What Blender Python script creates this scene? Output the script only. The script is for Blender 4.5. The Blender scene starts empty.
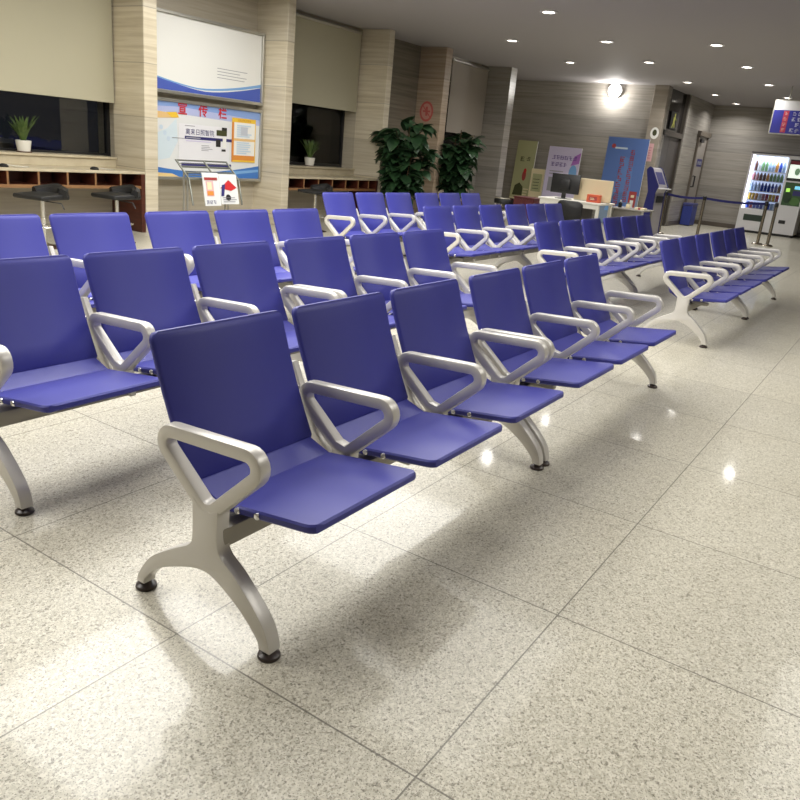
import bpy, bmesh, math, random
from mathutils import Vector, Matrix
C = bpy.context.scene.collection
random.seed(7)
PI = math.pi

# ------------------------------------------------------------------ materials
def lin(c):
    r = []
    for v in c:
        v /= 255.0
        r.append(v/12.92 if v <= .04045 else ((v+.055)/1.055)**2.4)
    return (*r, 1)
MATS = {}
def mat(name, col, rough=.5, metal=0., emit=None, strength=0., bump=None, var=None, coat=0., spec=.5):
    if name in MATS: return MATS[name]
    m = bpy.data.materials.new(name); m.use_nodes = True
    nt = m.node_tree; b = nt.nodes['Principled BSDF']
    b.inputs['Base Color'].default_value = lin(col)
    b.inputs['Roughness'].default_value = rough
    b.inputs['Metallic'].default_value = metal
    b.inputs['Coat Weight'].default_value = coat
    b.inputs['Specular IOR Level'].default_value = spec
    if emit:
        b.inputs['Emission Color'].default_value = lin(emit)
        b.inputs['Emission Strength'].default_value = strength
    if bump or var:
        tc = nt.nodes.new('ShaderNodeTexCoord')
    if bump:
        n = nt.nodes.new('ShaderNodeTexNoise'); n.inputs['Scale'].default_value = bump[0]
        bp = nt.nodes.new('ShaderNodeBump'); bp.inputs['Strength'].default_value = bump[1]
        bp.inputs['Distance'].default_value = .002
        nt.links.new(tc.outputs['Object'], n.inputs['Vector'])
        nt.links.new(n.outputs['Fac'], bp.inputs['Height']); nt.links.new(bp.outputs['Normal'], b.inputs['Normal'])
    if var:   # (scale vector, second colour)
        mp = nt.nodes.new('ShaderNodeMapping'); mp.inputs['Scale'].default_value = var[0]
        n = nt.nodes.new('ShaderNodeTexNoise'); n.inputs['Scale'].default_value = 1; n.inputs['Detail'].default_value = 4
        r = nt.nodes.new('ShaderNodeValToRGB'); r.color_ramp.elements[0].position = .3; r.color_ramp.elements[1].position = .7
        r.color_ramp.elements[0].color = lin(col); r.color_ramp.elements[1].color = lin(var[1])
        nt.links.new(tc.outputs['Object'], mp.inputs['Vector']); nt.links.new(mp.outputs['Vector'], n.inputs['Vector'])
        nt.links.new(n.outputs['Fac'], r.inputs['Fac']); nt.links.new(r.outputs['Color'], b.inputs['Base Color'])
    MATS[name] = m
    return m

def mathn(nt, op, a, b=None, c=None):
    n = nt.nodes.new('ShaderNodeMath'); n.operation = op
    for i, v in enumerate((a, b, c)):
        if v is None: continue
        if isinstance(v, (int, float)): n.inputs[i].default_value = v
        else: nt.links.new(v, n.inputs[i])
    return n.outputs[0]
def mixc(nt, fac, a, b):
    n = nt.nodes.new('ShaderNodeMix'); n.data_type = 'RGBA'
    for i, v in ((0, fac), (6, a), (7, b)):
        if isinstance(v, (int, float)): n.inputs[i].default_value = v
        elif isinstance(v, tuple): n.inputs[i].default_value = v
        else: nt.links.new(v, n.inputs[i])
    return n.outputs[2]
def noise(nt, vec, scale, detail=2, rough=.5):
    n = nt.nodes.new('ShaderNodeTexNoise'); n.inputs['Scale'].default_value = scale
    n.inputs['Detail'].default_value = detail; n.inputs['Roughness'].default_value = rough
    nt.links.new(vec, n.inputs['Vector']); return n.outputs['Fac']
def ramp(nt, fac, stops):
    r = nt.nodes.new('ShaderNodeValToRGB'); e = r.color_ramp.elements
    while len(e) < len(stops): e.new(.5)
    for k, (p, c) in enumerate(stops): e[k].position = p; e[k].color = c
    nt.links.new(fac, r.inputs['Fac']); return r.outputs['Color']

def floor_material():
    m = bpy.data.materials.new('polished_granite'); m.use_nodes = True
    nt = m.node_tree; b = nt.nodes['Principled BSDF']
    tc = nt.nodes.new('ShaderNodeTexCoord'); v = tc.outputs['Object']
    sp = nt.nodes.new('ShaderNodeSeparateXYZ'); nt.links.new(v, sp.inputs[0])
    def joint(axis, off, pitch, w):
        a = mathn(nt, 'DIVIDE', mathn(nt, 'SUBTRACT', sp.outputs[axis], off), pitch)
        fr = mathn(nt, 'FRACT', a)
        d = mathn(nt, 'MULTIPLY', mathn(nt, 'MINIMUM', fr, mathn(nt, 'SUBTRACT', 1., fr)), pitch)
        return mathn(nt, 'LESS_THAN', d, w), mathn(nt, 'FLOOR', a)
    jx, ix = joint('X', 1.2275, .838, .0026); jy, iy = joint('Y', .632, .81, .0023)
    jj = mathn(nt, 'MAXIMUM', jx, jy)
    cm = nt.nodes.new('ShaderNodeCombineXYZ'); nt.links.new(ix, cm.inputs[0]); nt.links.new(iy, cm.inputs[1])
    wn = nt.nodes.new('ShaderNodeTexWhiteNoise'); nt.links.new(cm.outputs[0], wn.inputs['Vector'])
    vo = nt.nodes.new('ShaderNodeTexVoronoi'); vo.inputs['Scale'].default_value = 165; nt.links.new(v, vo.inputs['Vector'])
    sv = nt.nodes.new('ShaderNodeSeparateXYZ'); nt.links.new(vo.outputs['Color'], sv.inputs[0])
    s1 = mathn(nt, 'ADD', mathn(nt, 'MULTIPLY', sv.outputs[0], .6), mathn(nt, 'MULTIPLY', noise(nt, v, 60, 3, .7), .4))
    c1 = ramp(nt, s1, [(.18, lin((134, 130, 117))), (.28, lin((180, 176, 162))), (.52, lin((198, 195, 181))), (.80, lin((217, 214, 202)))])
    s2 = noise(nt, v, 260, 0, .5)
    c2 = ramp(nt, s2, [(.29, (.25, .24, .22, 1)), (.37, (1, 1, 1, 1))])
    mul = nt.nodes.new('ShaderNodeMix'); mul.data_type = 'RGBA'; mul.blend_type = 'MULTIPLY'; mul.inputs[0].default_value = .75
    nt.links.new(c1, mul.inputs[6]); nt.links.new(c2, mul.inputs[7])
    tint = mixc(nt, wn.outputs['Value'], (.90, .89, .87, 1), (1., .985, .955, 1))
    mu2 = nt.nodes.new('ShaderNodeMix'); mu2.data_type = 'RGBA'; mu2.blend_type = 'MULTIPLY'; mu2.inputs[0].default_value = 1
    nt.links.new(mul.outputs[2], mu2.inputs[6]); nt.links.new(tint, mu2.inputs[7])
    s3 = noise(nt, v, 1.7, 4, .6)
    c3 = ramp(nt, s3, [(.3, (.93, .92, .90, 1)), (.7, (1, 1, 1, 1))])
    mu3 = nt.nodes.new('ShaderNodeMix'); mu3.data_type = 'RGBA'; mu3.blend_type = 'MULTIPLY'; mu3.inputs[0].default_value = 1
    nt.links.new(mu2.outputs[2], mu3.inputs[6]); nt.links.new(c3, mu3.inputs[7])
    col = mixc(nt, mathn(nt, 'MULTIPLY', jj, .8), mu3.outputs[2], lin((88, 84, 74)))
    nt.links.new(col, b.inputs['Base Color'])
    rr = nt.nodes.new('ShaderNodeMapRange'); rr.inputs['To Min'].default_value = .34; rr.inputs['To Max'].default_value = .42
    b.inputs['Coat Weight'].default_value = .22; b.inputs['Coat Roughness'].default_value = .075; b.inputs['Coat IOR'].default_value = 1.5
    nt.links.new(s3, rr.inputs['Value']); nt.links.new(rr.outputs[0], b.inputs['Roughness'])
    b.inputs['Specular IOR Level'].default_value = .4
    return m

def stone_material(name, base, dark, light, rough=.32, course=.62, cols=1.24, joint=.35):
    m = bpy.data.materials.new(name); m.use_nodes = True
    nt = m.node_tree; b = nt.nodes['Principled BSDF']
    tc = nt.nodes.new('ShaderNodeTexCoord'); v = tc.outputs['Object']
    mp = nt.nodes.new('ShaderNodeMapping'); mp.inputs['Scale'].default_value = (.55, .55, 16); nt.links.new(v, mp.inputs['Vector'])
    s = noise(nt, mp.outputs[0], 1.6, 6, .62)
    c = ramp(nt, s, [(.28, lin(dark)), (.5, lin(base)), (.74, lin(light))])
    sp = nt.nodes.new('ShaderNodeSeparateXYZ'); nt.links.new(v, sp.inputs[0])
    fr = mathn(nt, 'FRACT', mathn(nt, 'DIVIDE', mathn(nt, 'SUBTRACT', sp.outputs['Z'], .16), course))
    j = mathn(nt, 'LESS_THAN', fr, .018)
    iz = mathn(nt, 'FLOOR', mathn(nt, 'DIVIDE', mathn(nt, 'SUBTRACT', sp.outputs['Z'], .16), course))
    wn = nt.nodes.new('ShaderNodeTexWhiteNoise'); wn.noise_dimensions = '1D'; nt.links.new(iz, wn.inputs['W'])
    tint = mixc(nt, wn.outputs['Value'], (.88, .88, .88, 1), (1.04, 1.03, 1.0, 1))
    mu = nt.nodes.new('ShaderNodeMix'); mu.data_type = 'RGBA'; mu.blend_type = 'MULTIPLY'; mu.inputs[0].default_value = 1
    nt.links.new(c, mu.inputs[6]); nt.links.new(tint, mu.inputs[7])
    col = mixc(nt, mathn(nt, 'MULTIPLY', j, joint), mu.outputs[2], lin((70, 64, 56)))
    nt.links.new(col, b.inputs['Base Color']); b.inputs['Roughness'].default_value = rough
    return m

# ------------------------------------------------------------------ mesh helpers
def link_mesh(name, bm, m, parent=None, smooth=False, loc=None):
    me = bpy.data.meshes.new(name); bm.to_mesh(me); bm.free()
    for x in (m if isinstance(m, (list, tuple)) else [m]): me.materials.append(x)
    if smooth:
        for p in me.polygons: p.use_smooth = True
        try: me.set_sharp_from_angle(angle=math.radians(smooth if smooth is not True else 40))
        except Exception: pass
    o = bpy.data.objects.new(name, me); C.objects.link(o)
    if parent: o.parent = parent
    if loc: o.location = loc
    return o
def thing(name, label, cat, loc=(0, 0, 0), rz=0, group=None):
    o = bpy.data.objects.new(name, None); C.objects.link(o); o.empty_display_size = .1
    o.location = loc; o.rotation_euler = (0, 0, rz); o['label'] = label; o['category'] = cat
    if group: o['group'] = group
    return o
def tag(o, label, cat, group=None):
    o['label'] = label; o['category'] = cat
    if group: o['group'] = group
    return o
def struct(name, bm, m, parent=None, smooth=False):
    o = link_mesh(name, bm, m, parent, smooth); o['kind'] = 'structure'; return o
def box(bm, x0, y0, z0, x1, y1, z1, mi=0, bev=0., seg=2):
    vs = [bm.verts.new(p) for p in ((x0, y0, z0), (x1, y0, z0), (x1, y1, z0), (x0, y1, z0), (x0, y0, z1), (x1, y0, z1), (x1, y1, z1), (x0, y1, z1))]
    fs = [bm.faces.new([vs[i] for i in q]) for q in ((0, 3, 2, 1), (4, 5, 6, 7), (0, 1, 5, 4), (1, 2, 6, 5), (2, 3, 7, 6), (3, 0, 4, 7))]
    for f in fs: f.material_index = mi
    if bev:
        es = list({e for f in fs for e in f.edges})
        r = bmesh.ops.bevel(bm, geom=es, offset=bev, segments=seg, affect='EDGES', profile=.5)
        for f in r['faces']: f.material_index = mi
    return bm
def B(*a, **k): return box(bmesh.new(), *a, **k)
def lathe(bm, prof, c=(0, 0, 0), n=24, mi=0, axis='Z'):
    rings = []
    for r, z in prof:
        ring = []
        for k in range(n):
            a = 2*PI*k/n; x, y = r*math.cos(a), r*math.sin(a)
            p = {'Z': (x, y, z), 'Y': (x, z, y), 'X': (z, x, y)}[axis]
            ring.append(bm.verts.new((c[0]+p[0], c[1]+p[1], c[2]+p[2])))
        rings.append(ring)
    fs = []
    for a, b in zip(rings, rings[1:]):
        for k in range(n): fs.append(bm.faces.new((a[k], a[(k+1) % n], b[(k+1) % n], b[k])))
    fs.append(bm.faces.new(rings[0][::-1])); fs.append(bm.faces.new(rings[-1]))
    for f in fs: f.material_index = mi
    if axis != 'Z' : bmesh.ops.recalc_face_normals(bm, faces=fs)
    return bm
def tube(bm, pts, r, n=10, closed=False, mi=0):
    pts = [Vector(p) for p in pts]; rings = []; N = len(pts)
    up = None
    for i, p in enumerate(pts):
        t = (pts[(i+1) % N]-pts[i-1]) if closed else (pts[min(i+1, N-1)]-pts[max(i-1, 0)])
        t.normalize()
        if up is None:
            up = Vector((0, 0, 1)) if abs(t.z) < .9 else Vector((1, 0, 0))
        s = t.cross(up); s.normalize(); up = s.cross(t); up.normalize()
        rr = r[i] if isinstance(r, (list, tuple)) else r
        rings.append([bm.verts.new(p+s*math.cos(2*PI*k/n)*rr+up*math.sin(2*PI*k/n)*rr) for k in range(n)])
    prs = list(zip(rings, rings[1:])) + ([(rings[-1], rings[0])] if closed else [])
    fs = []
    for a, b in prs:
        for k in range(n): fs.append(bm.faces.new((a[k], a[(k+1) % n], b[(k+1) % n], b[k])))
    if not closed:
        fs.append(bm.faces.new(rings[0][::-1])); fs.append(bm.faces.new(rings[-1]))
    for f in fs: f.material_index = mi
    bmesh.ops.recalc_face_normals(bm, faces=fs)
    return bm
def rounded(pts, rad, seg=6):
    """closed 2-D polygon with rounded corners"""
    out = []; N = len(pts)
    for i in range(N):
        p = Vector(pts[i]); a = Vector(pts[i-1])-p; b = Vector(pts[(i+1) % N])-p
        r = rad[i] if isinstance(rad, (list, tuple)) else rad
        if r <= 0: out.append(tuple(p)); continue
        ang = a.angle(b); d = min(r/math.tan(ang/2), a.length*.48, b.length*.48); rr = d*math.tan(ang/2)
        a.normalize(); b.normalize()
        c = p+(a+b).normalized()*(rr/math.sin(ang/2))
        s = (p+a*d)-c; e = (p+b*d)-c
        a0 = math.atan2(s.y, s.x); da = math.atan2(e.y, e.x)-a0
        while da > PI: da -= 2*PI
        while da < -PI: da += 2*PI
        for k in range(seg+1):
            t = a0+da*k/seg; out.append((c.x+rr*math.cos(t), c.y+rr*math.sin(t)))
    return out
def catmull(pts, n=5):
    out = []
    for i in range(len(pts)-1):
        p0, p1, p2, p3 = (Vector(pts[max(i-1, 0)]), Vector(pts[i]), Vector(pts[i+1]), Vector(pts[min(i+2, len(pts)-1)]))
        for k in range(n):
            t = k/n
            q = .5*((2*p1)+(p2-p0)*t+(2*p0-5*p1+4*p2-p3)*t*t+(3*p1-p0-3*p2+p3)*t**3)
            out.append(tuple(q))
    out.append(tuple(pts[-1])); return out
def prism_yz(bm, poly, x0, x1, bev=0., mi=0, seg=2):
    a = [bm.verts.new((x0, y, z)) for y, z in poly]; b = [bm.verts.new((x1, y, z)) for y, z in poly]
    N = len(poly); fs = [bm.faces.new(a), bm.faces.new(b[::-1])]
    for k in range(N): fs.append(bm.faces.new((a[k], b[k], b[(k+1) % N], a[(k+1) % N])))
    bmesh.ops.recalc_face_normals(bm, faces=fs)
    for f in fs: f.material_index = mi
    if bev:
        es = list({e for f in fs[:2] for e in f.edges})
        bmesh.ops.bevel(bm, geom=es, offset=bev, segments=seg, affect='EDGES', profile=.5, clamp_overlap=True)
    return bm
def bent_plate(bm, prof, hw, t, e):
    """a plate whose centre line follows prof (y,z), half widths hw, thickness t, soft edges e; local x is across"""
    P = [Vector(p) for p in prof]; rows = []; N = len(P)
    for i, p in enumerate(P):
        tg = (P[min(i+1, N-1)]-P[max(i-1, 0)]).normalized(); nr = Vector((-tg.y, tg.x))
        w = hw[i]; tt = t/2
        if i == 0 or i == N-1: sec = [(-w+e, tt-e), (-w+e, tt-e), (-w+e, -tt+e), (-w+e, -tt+e), (w-e, -tt+e), (w-e, -tt+e), (w-e, tt-e), (w-e, tt-e)]
        else: sec = [(-w+e, tt), (-w, tt-e), (-w, -tt+e), (-w+e, -tt), (w-e, -tt), (w, -tt+e), (w, tt-e), (w-e, tt)]
        rows.append([bm.verts.new((u, p.x+nr.x*n, p.y+nr.y*n)) for u, n in sec])
    fs = []
    for a, b in zip(rows, rows[1:]):
        for k in range(8): fs.append(bm.faces.new((a[k], a[(k+1) % 8], b[(k+1) % 8], b[k])))
    fs.append(bm.faces.new(rows[0])); fs.append(bm.faces.new(rows[-1]))
    bmesh.ops.remove_doubles(bm, verts=bm.verts[:], dist=1e-5)
    bmesh.ops.recalc_face_normals(bm, faces=bm.faces[:])
    return bm
def xf(bm, M): bmesh.ops.transform(bm, matrix=M, verts=bm.verts[:]); return bm
def text_mesh(bm, s, size, O, U, V, mi=0, bold=0., align='CENTER'):
    cu = bpy.data.curves.new('t', 'FONT'); cu.body = s; cu.size = size; cu.align_x = align; cu.align_y = 'CENTER'; cu.offset = bold
    cu.resolution_u = 3; cu.fill_mode = 'FRONT' if hasattr(cu, 'fill_mode') else cu.fill_mode
    o = bpy.data.objects.new('t', cu); C.objects.link(o)
    bpy.context.view_layer.update()
    ev = o.evaluated_get(bpy.context.evaluated_depsgraph_get()); me = ev.to_mesh()
    O, U, V = Vector(O), Vector(U), Vector(V)
    vs = [bm.verts.new(O+U*v.co.x+V*v.co.y) for v in me.vertices]
    for p in me.polygons:
        try: f = bm.faces.new([vs[i] for i in p.vertices]); f.material_index = mi
        except ValueError: pass
    ev.to_mesh_clear(); bpy.data.objects.remove(o); bpy.data.curves.remove(cu)
class Sheet:
    """printed artwork on one flat surface: O corner, U and V directions, thin raised layers of ink"""
    def __init__(s, O, U, V):
        s.O, s.U, s.V = Vector(O), Vector(U).normalized(), Vector(V).normalized(); s.N = s.U.cross(s.V); s.bm = bmesh.new(); s.m = []
    def mi(s, m):
        if m not in s.m: s.m.append(m)
        return s.m.index(m)
    def P(s, u, v, l): return s.O+s.U*u+s.V*v+s.N*(.0015*l)
    def poly(s, pts, m, l=1):
        f = s.bm.faces.new([s.bm.verts.new(s.P(u, v, l)) for u, v in pts]); f.material_index = s.mi(m)
    def rect(s, u0, v0, u1, v1, m, l=1): s.poly([(u0, v0), (u1, v0), (u1, v1), (u0, v1)], m, l)
    def disc(s, u, v, ru, rv, m, l=1, n=24): s.poly([(u+ru*math.cos(2*PI*k/n), v+rv*math.sin(2*PI*k/n)) for k in range(n)], m, l)
    def text(s, t, size, u, v, m, l=2, bold=0., align='CENTER'):
        text_mesh(s.bm, t, size, s.P(u, v, l), s.U, s.V, s.mi(m), bold, align)
    def glyph(s, u, v, z, m, l=2, rnd=random):
        """one illegible character-like mark: a few strokes in a square of side z"""
        w = z*.13
        for k in range(3):
            y = v+z*(.08+.36*k); a, b = rnd.choice([(.05, .95), (.15, .85), (.05, .6), (.4, .95)]); s.rect(u+z*a, y, u+z*b, y+w, m, l)
        for k in range(2):
            x = u+z*rnd.choice([.1, .3, .45, .7, .8]); a, b = rnd.choice([(.05, .95), (.4, 1), (0, .6)]); s.rect(x, v+z*a, x+w, v+z*b, m, l)
    def glyphs(s, u, v, z, n, m, l=2, step=1.15, vert=False):
        for k in range(n): s.glyph(u if vert else u+k*z*step, v-k*z*step if vert else v, z, m, l)
    def lines(s, u0, v0, u1, v1, n, m, l=2, fill=.4):
        h = (v1-v0)/n
        for k in range(n): s.rect(u0, v0+k*h+h*.2, u0+(u1-u0)*random.uniform(.6, 1), v0+k*h+h*(.2+fill), m, l)
    def build(s, name, parent): return link_mesh(name, s.bm, s.m, parent)
def copy_tree(o, parent=None):
    c = o.copy(); C.objects.link(c)
    if parent: c.parent = parent
    for ch in list(o.children): copy_tree(ch, c)
    return c

# ------------------------------------------------------------------ measured layout (metres; X along the seat rows, Y towards the windows)
XA, XC = 1.3245, 6.5934
ROWS = {1: (1.3457, 0.), 2: (2.5499, .0187), 3: (3.7987, .0585), 4: (5.0643, 0.)}
CEIL = 3.21; YW = 8.2; YB = 8.8; YG = 9.05; XE = 18.9; XF = 23.4; YS = 5.41
X0R, Y0R = -4.0, -5.0

M_floor = floor_material()
M_stone = stone_material('striated_stone', (186, 177, 158), (172, 162, 143), (198, 190, 172))
M_stoneDim = stone_material('striated_stone_dimmed', (150, 146, 140), (133, 128, 121), (163, 159, 152), rough=.26, course=.46)  # wall stone greyed and darkened in colour for the dimmer light far off
M_pier = stone_material('pale_pier_stone', (206, 196, 174), (186, 174, 150), (222, 214, 196), rough=.3)
M_pink = stone_material('pinkish_pier_stone', (176, 158, 138), (154, 136, 116), (190, 174, 154), rough=.3)
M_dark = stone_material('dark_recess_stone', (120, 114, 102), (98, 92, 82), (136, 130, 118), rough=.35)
M_ceil = mat('ceiling_paint', (160, 156, 157), .75)
M_base = mat('baseboard_stone', (84, 76, 68), .35)
M_seat = mat('blue_coated_steel', (57, 59, 142), .45, bump=(700, .12), spec=.45)
M_seatedge = M_seat
M_frame = mat('silver_powder_coat', (206, 203, 197), .33, .25, bump=(900, .06))
M_beam = mat('grey_beam_steel', (164, 160, 150), .4, .3)
M_foot = mat('black_foot_plastic', (52, 42, 38), .35)
M_bolt = mat('bolt_steel', (225, 225, 225), .25, .9)
M_black = mat('black_leatherette', (20, 20, 21), .5)
M_blackp = mat('black_plastic', (26, 26, 28), .4)
M_chrome = mat('chrome', (215, 213, 208), .14, 1.)
M_alu = mat('brushed_aluminium', (182, 180, 172), .35, .75)
M_wood = mat('dark_red_wood', (84, 40, 26), .4, var=((3, 3, 30), (66, 30, 20)))
M_wood2 = mat('wood_edge', (140, 104, 68), .45, var=((2, 20, 20), (122, 86, 54)))
M_counter = mat('beige_counter_stone', (196, 186, 160), .3, var=((9, 9, 9), (180, 168, 142)))
M_blind = mat('olive_blind_fabric', (176, 171, 148), .85)
M_blindg = mat('grey_blind_fabric', (158, 150, 140), .85)
M_wframe = mat('dark_window_frame', (30, 30, 32), .4)
M_leaf = mat('rubber_plant_leaf', (50, 80, 48), .42, var=((7, 7, 7), (32, 58, 36)))
M_leaf2 = mat('pot_plant_leaf', (92, 112, 56), .45, var=((25, 25, 25), (58, 84, 40)))
M_trunk = mat('plant_stem', (88, 70, 48), .8)
M_soil = mat('soil', (50, 38, 28), .95)
M_pot = mat('white_ceramic', (222, 219, 208), .25)
M_potb = mat('brown_glazed_pot', (92, 60, 40), .3)
M_white = mat('white_laminate', (226, 224, 214), .4)
M_wplas = mat('white_enamel', (214, 214, 216), .35)
INK = lambda n, c: mat('ink_'+n, c, .5)
I_white, I_off, I_red, I_blue, I_navy = INK('white', (232, 232, 228)), INK('off_white', (220, 222, 222)), INK('red', (196, 40, 44)), INK('blue', (64, 118, 190)), INK('navy', (50, 48, 110))
I_sky, I_pale, I_yel, I_or, I_grey = INK('sky_blue', (120, 168, 218)), INK('pale_blue', (196, 212, 226)), INK('yellow', (232, 190, 60)), INK('orange', (214, 138, 60)), INK('grey', (150, 150, 158))
I_royal, I_cream, I_black, I_lil, I_purp = INK('royal_blue', (58, 84, 176)), INK('cream', (226, 214, 176)), INK('black', (40, 38, 38)), INK('lilac', (206, 198, 226)), INK('purple', (96, 70, 150))
I_green, I_olive, I_pink, I_dred = INK('pale_green', (172, 174, 132)), INK('dark_olive', (66, 70, 40)), INK('pink', (214, 170, 172)), INK('brick_red', (160, 60, 60))

def glass_material():
    m = bpy.data.materials.new('window_glass'); m.use_nodes = True; nt = m.node_tree
    nt.nodes.remove(nt.nodes['Principled BSDF'])
    out = nt.nodes['Material Output']
    tr = nt.nodes.new('ShaderNodeBsdfTransparent'); tr.inputs[0].default_value = (.8, .82, .82, 1)
    gl = nt.nodes.new('ShaderNodeBsdfGlossy'); gl.inputs['Roughness'].default_value = .02
    fr = nt.nodes.new('ShaderNodeFresnel'); fr.inputs['IOR'].default_value = 1.6
    mx = nt.nodes.new('ShaderNodeMixShader')
    nt.links.new(fr.outputs[0], mx.inputs[0]); nt.links.new(tr.outputs[0], mx.inputs[1]); nt.links.new(gl.outputs[0], mx.inputs[2]); nt.links.new(mx.outputs[0], out.inputs[0])
    return m
M_glass = glass_material()

# ------------------------------------------------------------------ the shell of the hall
struct('floor', B(X0R, Y0R, -.1, XF+.3, YG+.6, 0), M_floor)
struct('ceiling', B(X0R, Y0R, CEIL, XF+.3, YG+.6, CEIL+.1), M_ceil)
struct('wall_near', B(X0R-.2, Y0R, 0, X0R, YG+.6, CEIL), M_stone)
struct('wall_right', B(X0R, Y0R-.2, 0, XF+.3, Y0R, CEIL), M_stone)
struct('wall_far', B(XF, Y0R, 0, XF+.3, YS, CEIL), M_stoneDim)
struct('wall_poster', B(XE, YS+.02, 0, XE+.02+.2, YG+.6, CEIL), M_stoneDim)
# side wall of the passage: the opening of door_1 is left free
bm = bmesh.new(); box(bm, XE+1.90, YS, 0, XF, YS+.25, CEIL); struct('wall_passage', bm, M_stoneDim)
# the window wall: piers between bays and the stone below / beside the windows
PIERS = [(4.05, 4.25), (6.50, 6.70), (9.03, 9.19), (11.58, 11.74), (13.49, 13.72), (16.30, 16.60)]
PM = [M_pier, M_pier, M_pier, M_pier, M_pink, M_stoneDim]
for i, (a, b) in enumerate(PIERS):
    struct('trim_%d' % (i+1), B(a, YW, 0, b, YB+.01, CEIL, bev=.006, seg=1), PM[i])
W = [(4.25, 6.62, .86, 2.75), (9.19, 11.57, .88, 2.75), (13.95, 16.0, .55, 2.75)]   # windows
bm = bmesh.new()
xs = X0R
for (a, b, z0, z1) in W:
    box(bm, xs, YB, 0, a, YB+.5, CEIL); box(bm, a, YB, 0, b, YB+.5, z0); box(bm, a, YB, z1, b, YB+.5, CEIL); xs = b
box(bm, xs, YB, 0, 16.6, YB+.5, CEIL); box(bm, 16.4, 9.45, 0, XE, 9.65, CEIL); box(bm, 16.3, 9.3, 0, 16.6, 9.65, CEIL)
struct('wall_left', bm, M_stone)
# dark stone facing of the third bay, behind the big plant
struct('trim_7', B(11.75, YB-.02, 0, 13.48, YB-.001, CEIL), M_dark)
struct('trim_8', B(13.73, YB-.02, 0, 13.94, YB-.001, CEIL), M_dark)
struct('trim_9', B(16.01, YB-.02, 0, 16.31, YB-.001, CEIL), M_stoneDim)
for i, (a, b, z0, z1) in enumerate(W):
    bm = bmesh.new(); f = .05
    box(bm, a, YG, z0, a+f, YG+.06, z1); box(bm, b-f, YG, z0, b, YG+.06, z1); box(bm, a+f, YG, z0, b-f, YG+.06, z0+f); box(bm, a+f, YG, z1-f, b-f, YG+.06, z1)
    w = struct('window_%d' % (i+1), bm, M_wframe)
    struct('pane', B(a+f, YG+.025, z0+f, b-f, YG+.031, z1-f), M_glass, w)
# night outside
struct('exterior_ground', B(X0R, YG+.65, -.5, XF, 40, -.4), mat('night_paving', (40, 40, 44), .9))

# pier against the poster wall and the dark doorway
struct('trim_10', B(XE-.16, YS+.005, 0, XE+.02, YS+.33, CEIL, bev=.006, seg=1), mat('polished_grey_stone', (164, 156, 144), .18, var=((.6, .6, 14), (146, 138, 126))))
d = bmesh.new()
M_dglass = mat('smoked_glass', (34, 32, 32), .12)
M_dframe = mat('door_frame_metal', (92, 86, 80), .35, .5)
box(d, XE+.03, YS+.02, 0, XE+.10, YS+.12, CEIL); box(d, XE+1.82, YS+.02, 0, XE+1.895, YS+.12, CEIL); box(d, XE+.10, YS+.02, 2.16, XE+1.82, YS+.14, 2.28)
d1 = struct('door_1', d, M_dframe)
struct('transom_pane', B(XE+.10, YS+.10, 2.28, XE+1.82, YS+.12, CEIL), M_dglass, d1)
struct('door_leaf', B(XE+.10, YS+.08, .01, XE+.955, YS+.12, 2.16), mat('dark_door_leaf', (72, 68, 66), .3), d1)
struct('door_leaf', B(XE+.965, YS+.08, .01, XE+1.82, YS+.12, 2.16), MATS['dark_door_leaf'], d1)
bm = bmesh.new()
for x in (XE+.90, XE+1.02): tube(bm, [(x, YS+.08, .9), (x, YS+.03, .92), (x, YS+.03, 1.3), (x, YS+.08, 1.32)], .012)
struct('handle', bm, M_chrome, d1)
# grey service door further along the passage
M_gdoor = mat('grey_door', (150, 144, 138), .3)
bm = bmesh.new(); box(bm, 22.18, YS-.05, 0, 22.27, YS, 2.34); box(bm, 23.16, YS-.05, 0, 23.25, YS, 2.34); box(bm, 22.12, YS-.09, 2.34, 23.31, YS, 2.46)
d2 = struct('door_2', bm, mat('dark_door_trim', (96, 88, 78), .4))
struct('door_leaf', B(22.27, YS-.03, .01, 23.16, YS-.001, 2.34), M_gdoor, d2)
bm = bmesh.new(); tube(bm, [(22.40, YS-.03, 1.02), (22.40, YS-.09, 1.02), (22.40, YS-.09, 1.30), (22.40, YS-.03, 1.30)], .02); struct('handle', bm, M_blackp, d2)
struct('closer', B(22.3, YS-.10, 2.18, 22.62, YS-.03, 2.26), M_blackp, d2)
s = Sheet((22.52, YS-.032, 1.56), (1, 0, 0), (0, 0, 1)); s.rect(0, 0, .56, .2, I_navy, 1); s.glyphs(.08, .05, .09, 4, I_off, 2); s.build('sign_plate', d2)['kind'] = 'structure'
struct('baseboard_far', B(XF-.015, Y0R, 0, XF, YS, .12), M_base)
struct('baseboard_passage', B(XE+1.9, YS-.012, 0, 22.1, YS, .12), M_base)

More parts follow.
